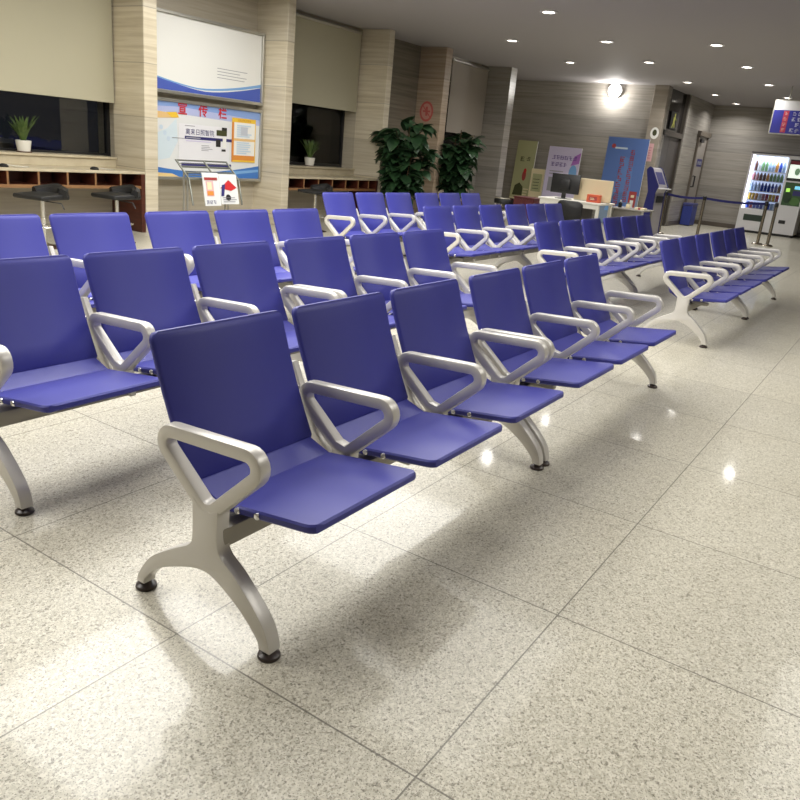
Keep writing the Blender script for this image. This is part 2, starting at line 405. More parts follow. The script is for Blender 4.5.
# ------------------------------------------------------------------ beam seating
def seat_profile():
    pts = rounded([(-.262, .404), (.098, .3565), (.190, .396), (.20, .42)], [0, .012, .0, 0], 3)
    pts = [p for p in pts][:-1]
    # finer rows at the front for the rounded corners
    a, b = Vector(pts[0]), Vector(pts[1]); out = []
    for d_ in (0, .006, .014, .024, .036): out.append(tuple(a+(b-a).normalized()*d_))
    return out+pts[1:]
def seat_bm():
    P = seat_profile(); hw = []
    for i, p in enumerate(P):
        d_ = (Vector(p)-Vector(P[0])).length; r = .034; w = .255
        hw.append(w-r+math.sqrt(max(0, r*r-(r-d_)**2)) if d_ < r else w)
    return bent_plate(bmesh.new(), P, hw, .026, .006)
def back_bm():
    base, top = Vector((.188, .392)), Vector((.362, .806)); N = 12; P = []; hw = []
    L = (top-base).length; nrm = Vector((top-base)).normalized(); nn = Vector((-nrm.y, nrm.x))
    ss = [0, .01, .1, .2, .3, L-.08, L-.030, L-.022, L-.013, L-.007, L-.003, L]
    for s_ in ss:
        bow = -.010*math.sin(PI*s_/L)
        P.append(base+nrm*s_+nn*bow)
        d_ = L-s_; r = .030; w = .266+.005*s_/L
        hw.append(w-r+math.sqrt(max(0, r*r-(r-d_)**2)) if d_ < r else w)
    return bent_plate(bmesh.new(), [tuple(p) for p in P], hw, .026, .008)
ARM = rounded([(.308, .556), (-.174, .585), (.067, .356)], [.037, .038, .048], 8)
def armrest_bm(w=.044):
    bm = bmesh.new(); pts = ARM; N = len(pts); rings = []
    h = .0205; hx = w/2; e = .009
    sec = [(-hx, -h+e), (-hx, h-e), (-hx+e*.3, h-e*.3), (-hx+e, h), (hx-e, h), (hx-e*.3, h-e*.3), (hx, h-e), (hx, -h+e), (hx-e*.3, -h+e*.3), (hx-e, -h), (-hx+e, -h), (-hx+e*.3, -h+e*.3)]
    for i in range(N):
        t = (Vector(pts[(i+1) % N])-Vector(pts[i-1])).normalized(); n = Vector((-t.y, t.x))
        rings.append([bm.verts.new((x, pts[i][0]+n.x*q, pts[i][1]+n.y*q)) for x, q in sec])
    K = len(sec)
    for i in range(N):
        a, b = rings[i], rings[(i+1) % N]
        for k in range(K): bm.faces.new((a[k], a[(k+1) % K], b[(k+1) % K], b[k]))
    bmesh.ops.recalc_face_normals(bm, faces=bm.faces[:])
    return bm
def leg_bm():
    rear_up = catmull([(.121, .40), (.119, .29), (.132, .245), (.205, .200), (.300, .135), (.356, .060), (.366, .026)], 5)
    rear_dn = catmull([(.334, .026), (.326, .050), (.266, .108), (.160, .158), (.078, .180), (.016, .166), (-.070, .116), (-.136, .055), (-.146, .026)], 5)
    front = catmull([(-.186, .026), (-.180, .056), (-.160, .100), (-.116, .150), (-.046, .213), (.008, .252), (.021, .30), (.019, .385)], 5)
    top = [(.050, .372), (.085, .372)]
    poly = rear_up+rear_dn+front+top
    bm = prism_yz(bmesh.new(), poly, -.0235, .0235, bev=.008)
    return bm
def bracket_bm():
    """curved rib that carries the back beside each armrest, down to the beam"""
    outer = catmull([(.336, .625), (.272, .48), (.216, .385), (.140, .325), (.090, .295)], 4)
    inner = catmull([(.02, .295), (.040, .322), (.100, .335), (.172, .385), (.232, .49), (.305, .632)], 4)
    bm = prism_yz(bmesh.new(), outer+inner, -.013, .013, bev=.004)
    box(bm, -.016, .0, .262, .016, .10, .345, bev=.004, seg=1)
    return bm
def make_bench():
    root = thing('waiting_bench', '', 'bench')
    link_mesh('beam', B(.0, .018, .262, 1.80, .098, .322, bev=.006), M_beam, root, 40)
    ms = me_b = None
    bolt_me = None
    for k in range(3):
        cx = .3+.6*k
        st = link_mesh('seat', seat_bm(), M_seat, root, 20, (cx, 0, 0)); bk = link_mesh('backrest', back_bm(), M_seat, root, 50, (cx, 0, 0))
        for (par, pts) in ((st, ((-.2565, .012, .3675), (-.2565, -.062, .3765), (.2565, .012, .3675), (.2565, -.062, .3765))), (bk, ((-.264, .262, .555), (.264, .262, .555)))):
            for p in pts:
                if bolt_me is None:
                    o = link_mesh('bolt', lathe(bmesh.new(), [(.010, -.0045), (.010, .003), (.006, .0055)], n=10, axis='X'), M_bolt, par, 30); bolt_me = o.data
                else:
                    o = bpy.data.objects.new('bolt', bolt_me); C.objects.link(o); o.parent = par
                o.location = p
                if p[0] < 0: o.rotation_euler = (0, 0, PI)
        for sx in (-.13, .13):
            link_mesh('seat_bracket', B(sx-.02, -.10, .318, sx+.02, .10, .344, bev=.004, seg=1), M_beam, st)
    for k in range(4):
        x = .6*k
        link_mesh('armrest', armrest_bm(), M_frame, root, 40, (x, 0, 0))
        if k in (1, 2):
            link_mesh('support_rib', bracket_bm(), M_frame, root, 40, (x, 0, 0))
            link_mesh('arm_post', prism_yz(bmesh.new(), rounded([(.108, .405), (.022, .385), (.022, .318), (.108, .318)], [.01, .01, .004, .004], 3), -.021, .021, bev=.006), M_frame, root, 40, (x, 0, 0))
    for x in (0, 1.8):
        lg = link_mesh('leg_frame', leg_bm(), M_frame, root, 40, (x, 0, 0))
        for y in (-.166, .350):
            link_mesh('foot_pad', lathe(bmesh.new(), [(.031, 0), (.033, .004), (.031, .011), (.022, .017), (.016, .019), (.014, .030)], n=20), M_foot, lg, 40, (0, y, 0))
    return root
proto = make_bench()
BN = [(1, 'A', 'nearest blue three-seat bench, the whole end leg and armrest in view, front row'),
      (1, 'B', 'front-row blue bench butted against the far end of the nearest bench'),
      (1, 'C', 'front-row blue bench just beyond the aisle gap, its white end leg showing whole'),
      (1, 'D', 'front-row blue bench at the far end, the one nearest the vending machine'),
      (2, 'A', 'second-row blue bench cut by the left edge, directly behind the nearest bench'),
      (2, 'B', 'second-row blue bench before the aisle, its last armrest over open floor'),
      (2, 'C', 'second-row blue bench just beyond the aisle, seen over the front row'),
      (2, 'D', 'second-row blue bench at the far end, nearest the slant-headed kiosk'),
      (3, 'A', 'third-row blue bench cut by the left edge, in front of two bar stools'),
      (3, 'B', 'third-row blue bench in front of the newspaper rack and notice board'),
      (3, 'C', 'third-row blue bench just beyond the aisle, in front of the leafy plants'),
      (3, 'D', 'third-row blue bench at the far end, in front of the office desk'),
      (4, 'C', 'rearmost blue bench starting below the second window, nearest the window wall'),
      (4, 'D', 'rearmost blue bench at its far end, below the two tall dark plants')]
for i, (row, u, lab) in enumerate(BN):
    o = proto if i == 0 else copy_tree(proto)
    y, dx = ROWS[row]
    if u in 'AB': x = XA+dx+(1.8+.0698 if u == 'B' else 0)
    else: x = XC+dx+(1.8+.069 if u == 'D' else 0); y += .036 if row == 1 else 0
    o.location = (x, y, 0); o['label'] = lab; o['group'] = 'blue waiting benches in rows'

# ------------------------------------------------------------------ writing counters under the windows
def counter(xa, xb, label, divs):
    t = thing('writing_counter', label, 'counter', ((xa+xb)/2, YW+.3, 0)); cx = (xa+xb)/2; L = (xb-xa)/2
    y0, y1 = -.30, .295
    link_mesh('counter_top', B(-L, y0, .722, L, y1, .752, bev=.004, seg=1), M_counter, t)
    link_mesh('upstand', B(-L, y1-.03, .752, L, y1, .855, bev=.003, seg=1), M_counter, t)
    bm = B(-L, y0+.005, .545, L-.06, y0+.03, .58); box(bm, -L, y0+.03, .545, L-.06, y1, .58, 1); link_mesh('bottom_shelf', bm, [M_wood2, M_wood], t)
    link_mesh('back_panel', B(-L, y1-.02, .58, L-.06, y1, .722), M_wood, t)
    link_mesh('cubby_lining', B(-L, .0, .581, L-.06, .012, .721), M_wood, t)
    for x in divs: link_mesh('cubby_divider', box(B(x-cx-.011, y0+.004, .58, x-cx+.011, y0+.012, .722), x-cx-.011, y0+.012, .58, x-cx+.011, 0, .722, 1), [M_wood2, M_wood], t)
    link_mesh('end_panel', B(L-.06, y0, 0, L-.002, y1, .722), M_wood, t)
    return t
counter(4.26, 6.495, 'stone-topped counter with dark wooden cubbyholes under the left window', (4.347, 4.707, 5.063, 5.419, 5.786, 6.135))
counter(9.195, 11.575, 'stone-topped counter with dark wooden cubbyholes under the second window', (9.555, 9.915, 10.275, 10.635, 10.995, 11.3))
# pens lying on the first counter
def pen(x, label):
    t = thing('counter_pen', label, 'pen', (x, 8.33, .752))
    link_mesh('pen_base', lathe(bmesh.new(), [(.05, 0), (.052, .012), (.035, .03), (.016, .036)], n=16), M_blackp, t, 40)
    bm = bmesh.new(); tube(bm, [(.03, 0, .026), (.12, .01, .012), (.22, -.01, .006), (.30, .02, .006)], .005, 6); link_mesh('pen_chain', bm, M_alu, t, 40)
    return t
pen(5.86, 'small black pen holder with a cord on the left counter')
pen(4.74, 'small pen holder at the photo left edge of the left counter')
# blinds
def blind(name, xa, xb, z, m, label):
    t = thing('roller_blind', label, 'blind', ((xa+xb)/2, YB-.035, CEIL)); L = (xb-xa)/2
    link_mesh('blind_fabric', B(-L, -.003, z-CEIL+.02, L, .003, -.09), m, t)
    link_mesh('bottom_bar', B(-L, -.010, z-CEIL, L, .010, z-CEIL+.025, bev=.004, seg=1), m, t)
    bm = bmesh.new(); lathe(bm, [(.03, -L), (.03, L)], (0, 0, -.07), 16, 0, 'X'); link_mesh('roller', bm, M_alu, t, 40)
blind('a', 4.27, 6.48, 1.535, M_blind, 'pale olive roller blind drawn lowest, over the left window')
blind('b', 9.20, 11.52, 1.848, M_blind, 'pale olive roller blind over the second window')
blind('c', 14.7, 16.29, 1.722, M_blindg, 'grey roller blind over the window behind the farther big plant')

# potted plants on the sills
def sill_plant(x, y, z, s, label, seed):
    rnd = random.Random(seed); t = thing('potted_plant', label, 'plant', (x, y, z))
    p = [(.062, 0), (.072, .004), (.088, .10), (.092, .135), (.084, .137), (.078, .12)]
    link_mesh('pot', lathe(bmesh.new(), [(r*s, h*s) for r, h in p], n=24), M_pot, t, 40)
    link_mesh('saucer', lathe(bmesh.new(), [(.09*s, -.004), (.095*s, .006), (.07*s, .008)], n=20), M_potb, t, 40)
    link_mesh('soil', lathe(bmesh.new(), [(.079*s, .118*s), (.078*s, .124*s)], n=20), M_soil, t)
    bm = bmesh.new()
    for k in range(44):
        a = rnd.uniform(0, 2*PI); L = rnd.uniform(.20, .36)*s; out = rnd.uniform(.03, .19)*s; w = rnd.uniform(.013, .022)*s
        prev = None; N = 6; side = Vector((-math.sin(a), math.cos(a), 0))
        for j in range(N+1):
            u = j/N; c = Vector((math.cos(a)*(.025*s+out*u**1.5), math.sin(a)*(.025*s+out*u**1.5), .12*s+L*u*(1-.12*u)))
            ww = w*math.sin(PI*min(1, .18+.82*u))**.6*(1 if u < .98 else .2)
            dn = Vector((math.cos(a), math.sin(a), 0))*.005
            cur = [bm.verts.new(c-side*ww), bm.verts.new(c+dn), bm.verts.new(c+side*ww)]
            if prev:
                bm.faces.new((prev[0], prev[1], cur[1], cur[0])); bm.faces.new((prev[1], prev[2], cur[2], cur[1]))
            prev = cur
    link_mesh('leaves', bm, M_leaf2, t, True)
# stone sill shelves inside the window reveals
struct('trim_11', B(4.26, YB-.06, .855, 6.495, YG, .883, bev=.004, seg=1), M_counter)
struct('trim_12', B(9.195, YB-.06, .855, 11.57, YG, .883, bev=.004, seg=1), M_counter)
sill_plant(5.325, 8.90, .888, .95, 'bushy green plant in white pot on the left window sill', 3)
sill_plant(10.48, 8.90, .888, 1.0, 'green plant in small cream pot on the second window sill', 5)

# bar stools at the counters
def bar_stool(x, y, rz, label, h=.50):
    t = thing('bar_stool', label, 'stool', (x, y, 0), rz, 'black bar stools at the counters')
    bm = bmesh.new(); prism_yz(bm, rounded([(-.20, 0), (.19, 0), (.19, .06), (-.20, .045)], [.02, .02, .025, .02], 4), -.19, .19, bev=.012)
    link_mesh('seat', xf(bm, Matrix.Translation((0, 0, h))), M_black, t, 50)
    # low wrap-round back
    bm = bmesh.new(); rows = []
    for k in range(13):
        a = math.radians(-70+140*k/12); r = .20
        ring = []
        for (dr, z) in ((-.045, .05), (-.042, .12), (0, .155), (.042, .13), (.045, .05), (0, .02)):
            ring.append(bm.verts.new(((r+dr)*math.sin(a), .02+(r+dr)*math.cos(a), h+z*(1-.25*abs(a)))))
        rows.append(ring)
    for a, b in zip(rows, rows[1:]):
        for k in range(6): bm.faces.new((a[k], a[(k+1) % 6], b[(k+1) % 6], b[k]))
    bm.faces.new(rows[0]); bm.faces.new(rows[-1]); bmesh.ops.recalc_face_normals(bm, faces=bm.faces[:])
    link_mesh('backrest', bm, M_black, t, 50)
    bm = bmesh.new(); lathe(bm, [(.028, .03), (.028, .30), (.022, .302), (.022, h)], n=16); link_mesh('pole', bm, M_chrome, t, 40)
    link_mesh('base', lathe(bmesh.new(), [(.20, 0), (.20, .008), (.16, .018), (.05, .035), (.03, .05)], n=32), M_chrome, t, 40)
    bm = bmesh.new(); tube(bm, [(.15*math.sin(2*PI*k/20), -.02-.15*math.cos(2*PI*k/20)+.05, .22) for k in range(20)], .009, 8, True); link_mesh('footrest', bm, M_chrome, t, 40)
    bm = bmesh.new(); tube(bm, [(.03, 0, h-.02), (.20, .05, h-.03), (.23, .06, h-.09)], .006, 6); link_mesh('lift_lever', bm, M_blackp, t, 40)
bar_stool(4.70, 7.58, -PI/2+.25, 'black low-backed bar stool on a chrome pole, left of the two by the left counter')
bar_stool(5.62, 7.60, -PI/2+.1, 'black low-backed bar stool beside the wooden end panel of the left counter')
bar_stool(9.15, 7.62, -PI/2-.1, 'black bar stool at the second counter, behind the second bench row', .56)

# ------------------------------------------------------------------ notice boards in the second bay
bx0, bx1 = 6.76, 9.015; bz0, bz1 = .63, 1.675; by = 8.62
def frame_bm(w, h, t, dpt):
    bm = bmesh.new(); box(bm, 0, 0, 0, w, dpt, t, bev=.005, seg=1); box(bm, 0, 0, h-t, w, dpt, h, bev=.005, seg=1); box(bm, 0, 0, t, t, dpt, h-t, bev=.005, seg=1); box(bm, w-t, 0, t, w, dpt, h-t, bev=.005, seg=1)
    return bm
t = thing('notice_board', 'aluminium-framed notice board headed with three red characters, above the newspaper rack', 'notice board', (bx0, by, bz0))
bw, bh = bx1-bx0, bz1-bz0
link_mesh('frame', frame_bm(bw, bh, .04, .17), M_alu, t)
link_mesh('backing', B(.02, .035, .02, bw-.02, .17, bh-.02), I_white, t)
s = Sheet((.04, .033, .04), (1, 0, 0), (0, 0, 1)); w, h = bw-.08, bh-.08
s.rect(0, 0, w, h, I_off, 0)
def wave(f0, f1, n=16, w=w): return [(w*k/n, f0(k/n)) for k in range(n+1)]+[(w*k/n, f1(k/n)) for k in range(n, -1, -1)]
I_lb = INK('lilac_blue', (176, 184, 222))
s.poly(wave(lambda u: h-.12-.07*u, lambda u: h), I_lb, 1)
s.poly(wave(lambda u: h-.05-.09*abs(u-.3), lambda u: h), INK('board_blue', (132, 160, 214)), 2)
s.poly([(0, h-.16), (.25, h-.13), (.46, h-.14), (.60, h-.17), (.50, h-.20), (.3, h-.215), (0, h-.23)], INK('tan', (222, 186, 128)), 3)
s.poly([(.40, h-.135), (.58, h-.12), (.62, h-.19), (.50, h-.20)], I_yel, 4)
s.poly([(0, h-.50), (.42, h-.34), (.58, h-.20), (.60, h-.50), (.46, h-.72), (0, h-.80)], INK('mist', (206, 220, 228)), 1)
for k in range(3): s.disc(.32+.06*k, h-.33-.07*k, .03, .03, I_pale, 3)
s.poly(wave(lambda u: 0, lambda u: .07+.10*(abs(u-.45)*2)**1.6), I_blue, 1)
s.poly([(w*.6, .02), (w, .10), (w, .135), (w*.7, .085)], I_sky, 2)
s.poly([(0, 0), (.62, 0), (.5, .04), (0, .06)], INK('sand', (226, 198, 140)), 3)
s.rect(.62, .13, 1.56, h-.26, INK('notice_white', (226, 226, 230)), 3)
for k, ch in enumerate('宣传栏'): s.text(ch, .17, .68+.367*k, .885, I_red, 5, .003)
s.text('离来日照智院', .088, .995, .60, I_navy, 5)
s.lines(.72, .675, .90, .695, 1, I_grey, 5)
s.rect(.72, .508, 1.60, .548, I_navy, 5); s.rect(.50, .508, .72, .516, I_grey, 5); s.rect(.74, .520, 1.0, .536, I_grey, 6); s.rect(.74, .48, 1.2, .492, I_lil, 6)
s.lines(1.02, .36, 1.24, .45, 4, I_grey, 5, .3)
s.rect(1.40, .66, 1.50, .70, I_black, 7); s.rect(1.30, .585, 1.50, .66, I_olive, 7); s.rect(1.29, .43, 1.38, .53, I_black, 7); s.rect(1.42, .42, 1.49, .57, I_white, 7); s.rect(1.40, .37, 1.48, .40, I_black, 7)
s.rect(.66, .15, 1.60, .192, I_navy, 4)
s.build('printed_sheet', t)
s = Sheet((.04+1.60, .026, .04+.235), (1, 0, 0), (0, 0, 1)); w2, h2 = .49, .62
s.rect(0, 0, w2, h2, I_white, 0); s.rect(0, h2-.06, w2, h2, I_yel, 1); s.glyphs(.12, h2-.046, .034, 7, I_or, 2)
s.rect(0, 0, .045, h2-.06, I_or, 1); s.rect(w2-.016, 0, w2, h2-.06, I_yel, 1); s.rect(.045, .30, w2-.016, .335, INK('tan', (222, 186, 128)), 1); s.rect(.02, .0, w2-.016, .095, I_or, 2); s.rect(.02, 0, w2-.016, .025, I_yel, 3)
s.lines(.1, .35, w2-.06, .53, 6, I_pale, 2, .7); s.lines(.1, .11, w2-.06, .29, 6, I_pale, 2, .7); s.rect(.18, .38, .32, .5, INK('notice_grey', (190, 196, 206)), 3)
s.build('pinned_notice', t)
t = thing('notice_board', 'upper notice board with blue wave border, cut off by the top of the picture', 'notice board', (bx0, by, 1.735))
bh2 = 1.0
link_mesh('frame', frame_bm(bw, bh2, .04, .17), M_alu, t); link_mesh('backing', B(.02, .035, .02, bw-.02, .17, bh2-.02), I_white, t)
s = Sheet((.045, .033, .045), (1, 0, 0), (0, 0, 1)); w, h = bw-.09, bh2-.09
s.rect(0, 0, w, h, I_white, 0)
s.poly([(w*k/16, 0) for k in range(17)]+[(w*k/16, .04+.16*(abs(k/16-.5)*2)**1.5) for k in range(16, -1, -1)], INK('wave_blue', (72, 92, 178)), 1)
s.poly([(w*k/16, .055+.14*(abs(k/16-.47)*2)**1.5) for k in range(17)]+[(w*k/16, .075+.15*(abs(k/16-.45)*2)**1.5) for k in range(16, -1, -1)], I_sky, 2)
s.lines(1.3, .24, 1.9, .40, 4, I_grey, 1, .2)
s.build('printed_sheet', t)

# newspaper rack in front of the board
t = thing('newspaper_rack', 'grey metal newspaper rack leaning before the notice board', 'rack', (7.25, 7.75, 0))
bm = bmesh.new()
for x in (-.42, -.36, .30, .36): tube(bm, [(x, .12, .02), (x, .12, .80)], .013, 8)
for x in (-.39, .33): box(bm, x-.06, -.25, 0, x+.06, .3, .025, bev=.004, seg=1)
link_mesh('stand', bm, M_alu, t, 40)
bm = bmesh.new()
for x in (-.46, .0, .40): tube(bm, [(x, .22, .93), (x, -.02, .72), (x, -.10, .40)], .012, 8)
for (y, z) in ((.22, .93), (.14, .86), (.06, .79)): tube(bm, [(-.47, y, z), (.41, y, z)], .010, 8)
tube(bm, [(-.47, -.02, .72), (.41, -.02, .72)], .012, 8)
link_mesh('sloping_frame', bm, mat('grey_rack_metal', (126, 128, 120), .35, .6), t, 40)
bm = bmesh.new()
for k in range(5): box(bm, -.44, -.02+.05*k, .713+.044*k, .38, .03+.05*k, .720+.044*k)
link_mesh('slats', bm, MATS['grey_rack_metal'], t)
def newspaper(x, w, zt, zb, label, kind, dy):
    t = thing('newspaper', label, 'newspaper', (7.25+x, 7.75, 0), 0, 'newspapers on the rack')
    bm = bmesh.new()
    pts = [(-.125-dy, zb), (-.055-dy, zt-.03), (-.045-dy, zt), (-.030-dy, zt+.004), (-.042-dy, zt-.03), (-.113-dy, zb)]
    prism_yz(bm, pts, -w/2, w/2)
    link_mesh('pages', bm, I_off, t)
    U = Vector((1, 0, 0)); V = Vector((0, .07, zt-.03-zb)).normalized(); L = (zt-zb-.03)
    s = Sheet(Vector((-w/2, -.1262-dy, zb)), U, V)
    if kind == 0:
        s.rect(.04, .12, w*.62, L-.06, I_pink, 1); s.rect(.05, .13, w*.58, L*.5, I_or, 2); s.rect(.06, L*.55, w*.5, L*.8, I_cream, 2); s.glyphs(.02, .02, .05, 3, I_navy, 2); s.rect(.02, L-.05, w-.03, L-.015, I_dred, 2)
    else:
        s.poly([(0, L*.6), (w*.5, L-.03), (w-.02, L*.62), (w*.6, L*.5)], I_red, 2); s.disc(w*.4, L*.25, .045, .04, I_black, 2); s.lines(.03, .02, w-.04, .10, 3, I_grey, 2)
        s.poly([(0, L*.3), (.05, L*.3), (.09, L*.75), (.03, L*.72)], I_navy, 3)
    s.build('front_page', t)
newspaper(-.155, .27, .80, .40, 'newspaper with a pale red picture page, left one on the rack', 0, .02)
newspaper(.135, .31, .79, .42, 'newspaper with a bright red headline patch, right one on the rack', 1, .032)

# ------------------------------------------------------------------ big leafy plants
def big_plant(x, y, H, R, label, seed, n):
    rnd = random.Random(seed); t = thing('potted_rubber_plant', label, 'plant', (x, y, 0))
    link_mesh('pot', lathe(bmesh.new(), [(.17, 0), (.18, .01), (.23, .34), (.25, .38), (.235, .385), (.22, .35)], n=28), M_potb, t, 40)
    link_mesh('soil', lathe(bmesh.new(), [(.222, .34), (.22, .355)], n=24), M_soil, t)
    bm = bmesh.new(); stems = []
    for k in range(7):
        a = 2*PI*k/7+rnd.uniform(-.3, .3); r = R*rnd.uniform(.25, .62); top = H*rnd.uniform(.62, .93)
        if k == 0: r, top = .04, H*.94
        pts = [Vector((math.cos(a)*(.05+r*u**1.3), math.sin(a)*(.05+r*u**1.3), .34+(top-.34)*u)) for u in (0, .25, .5, .75, 1)]
        tube(bm, pts, [.018, .016, .013, .010, .006], 8); stems.append(pts)
    link_mesh('stems', bm, M_trunk, t, True)
    bm = bmesh.new()
    for k in range(n):
        p = rnd.choice(stems); u = rnd.uniform(.16, 1)*4; i = min(int(u), 3); c = p[i].lerp(p[i+1], u-i)
        a = rnd.uniform(0, 2*PI) if rnd.random() < .4 else math.atan2(c.y, c.x)+rnd.uniform(-1.2, 1.2)
        L = rnd.uniform(.22, .38); wd = L*rnd.uniform(.26, .36); tilt = rnd.uniform(-.5, .75); tip = rnd.uniform(.5, 1.3)
        out = Vector((math.cos(a), math.sin(a), 0)); side = Vector((-math.sin(a), math.cos(a), 0)); side = (side+Vector((0, 0, rnd.uniform(-.5, .5)))).normalized()
        c = c+out*.03; prev = None; N = 6; ang = tilt; pos = c.copy()
        for j in range(N+1):
            v = j/N; ww = wd*(math.sin(PI*v**.85)**.8 if 0 < v < 1 else .03)
            nn = Vector((0, 0, 1))*math.cos(ang)-out*math.sin(ang)
            cur = [bm.verts.new(pos-side*ww+nn*ww*.25), bm.verts.new(pos), bm.verts.new(pos+side*ww+nn*ww*.25)]
            if prev:
                bm.faces.new((prev[0], prev[1], cur[1], cur[0])); bm.faces.new((prev[1], prev[2], cur[2], cur[1]))
            prev = cur
            pos = pos+(out*math.cos(ang)+Vector((0, 0, 1))*math.sin(ang))*(L/N); ang -= tip/N
    link_mesh('leaves', bm, M_leaf, t, True)
big_plant(11.62, 7.72, 1.90, .70, 'tall leafy dark green plant in front of the pier with the round sticker', 11, 400)
big_plant(13.98, 8.0, 1.88, .56, 'leafy dark green plant below the grey blind, the farther of two', 23, 420)

# round pink sticker on the pinkish pier
t = thing('round_sticker', 'round pinkish-red sticker high on the pinkish pier above the plant', 'sticker', (13.4895, 8.53, 2.04))
s = Sheet((0, 0, 0), (0, -1, 0), (0, 0, 1)); s.disc(0, 0, .155, .19, INK('sticker_red', (198, 96, 90)), 1); s.disc(0, 0, .118, .148, INK('sticker_pink', (206, 150, 136)), 2)
s.rect(-.02, -.08, .03, .09, MATS['ink_sticker_red'], 3); s.rect(-.08, -.012, .09, .02, MATS['ink_sticker_red'], 3); s.poly([(-.1, .1), (-.085, .115), (.1, -.09), (.085, -.105)], MATS['ink_sticker_red'], 4)
s.build('printed_disc', t)

# ------------------------------------------------------------------ display boards along the far wall
def board_stand(x, yc, w, h, lean, label, draw, name='display_board'):
    """upright printed board on feet, leaning back by lean metres at its top"""
    t = thing(name, label, 'display board', (x, yc, 0))
    th = math.atan2(lean, h)
    M = Matrix.Rotation(th, 4, 'Y')
    bm = xf(B(-.012, -w/2, .03, .012, w/2, h), M); link_mesh('panel', bm, I_white, t)
    U = Vector((0, -1, 0)); V = M @ Vector((0, 0, 1)); O = M @ Vector((-.0135, w/2, .03))
    s = Sheet(O, U, V); draw(s, w, h-.03); s.build('printed_sheet', t)
    bm = bmesh.new(); box(bm, -.16, -w/2+.04, 0, .16, -w/2+.09, .03); box(bm, -.16, w/2-.09, 0, .16, w/2-.04, .03); link_mesh('feet', bm, M_alu, t)
    return t
def d_green(s, w, h):
    s.rect(0, 0, w, h, I_green, 0); s.glyph(.13, h-.52, .13, I_olive, 1); s.glyph(.30, h-.50, .11, I_olive, 1)
    s.disc(w*.58, h-.86, .055, .13, I_dred, 2); s.disc(w*.60, h-.74, .04, .06, I_red, 3)
    s.poly([(.06, h-1.36), (.34, h-1.36), (.33, h-1.14), (.22, h-1.04), (.1, h-1.12)], I_olive, 1); s.rect(0, h-1.72, w, h-1.42, I_cream, 1); s.lines(.35, h-1.5, .5, h-1.15, 5, I_cream, 2)
def d_cream(s, w, h):
    s.rect(0, 0, w, h, I_cream, 0); s.rect(.05, h-.55, w-.05, h-.12, I_green, 1); s.lines(.08, h-.5, w-.08, h-.2, 4, I_olive, 2, .2)
def d_lilac(s, w, h):
    s.rect(0, 0, w, h, I_lil, 0); s.glyphs(.10, h-.30, .10, 6, I_purp, 2, 1.1); s.glyphs(.10, h-.46, .10, 4, I_purp, 2, 1.1)
    s.poly([(w-.22, h-.42), (w-.02, h-.36), (w-.0, h-.10), (w-.16, h-.2)], INK('magenta', (170, 110, 190)), 1); s.disc(w-.14, h-.58, .10, .18, I_sky, 1)
    s.rect(.10, h-1.05, .42, h-.72, I_grey, 1); s.lines(.1, h-.66, .5, h-.54, 2, I_grey, 2); s.rect(.5, h-1.05, .74, h-.74, I_white, 1)
def d_blue(s, w, h):
    s.rect(0, 0, w, h, INK('banner_blue', (84, 114, 176)), 0); s.poly([(0, 0), (w, 0), (w, h*.35), (w*.5, h*.45), (0, h*.3)], INK('mid_blue', (128, 148, 172)), 1)
    s.poly([(.30, .3), (.78, .3), (.70, h-.5), (.42, h-.4)], INK('soft_blue', (92, 126, 184)), 2)
    for (u, v0, n, z) in ((.36, h-.55, 8, .13), (.58, h-.38, 9, .12)): s.glyphs(u, v0, z, n, I_dred, 3, 1.12, True)
    s.rect(.20, h-.26, .50, h-.22, I_pale, 2); s.disc(.16, h-.2, .05, .05, I_dred, 2)
    s.poly([(.2, .3), (.62, .34), (.70, .8), (.3, .7)], I_sky, 2)
    s.rect(.74, .36, .92, .80, I_dred, 3); s.rect(.79, .43, .87, .60, I_white, 4); s.rect(.79, .66, .87, .72, I_cream, 4)
board_stand(18.66, 8.73, .54, 1.78, .16, 'tall pale green display board with a red motif, nearest the corner', d_green)
board_stand(18.45, 8.20, .36, 1.12, .05, 'small cream display board between the green and the lilac boards', d_cream)
board_stand(18.25, 7.50, .84, 1.69, .10, 'white and purple display board behind the computer monitor', d_lilac)
board_stand(18.52, 6.07, .98, 2.02, .08, 'large blue display board with red vertical writing, right of the desk', d_blue)
# notices on the grey pier
t = thing('round_plate', 'small round white plate with dark centre on the grey pier', 'sign', (XE-.1603, YS+.14, 2.17)); s = Sheet((0, 0, 0), (0, -1, 0), (0, 0, 1))
s.disc(0, 0, .10, .13, I_white, 1); s.disc(0, .01, .05, .07, I_olive, 2); s.build('printed_disc', t)
t = thing('pink_notice', 'pale pink paper notice on the grey pier beside the blue board', 'notice', (XE-.1603, YS+.17, 1.74)); s = Sheet((0, 0, 0), (0, -1, 0), (0, 0, 1))
s.rect(-.07, -.20, .07, .20, I_pink, 1); s.lines(-.05, -.15, .05, .14, 5, INK('pink_print', (196, 140, 150)), 2); s.build('printed_sheet', t)

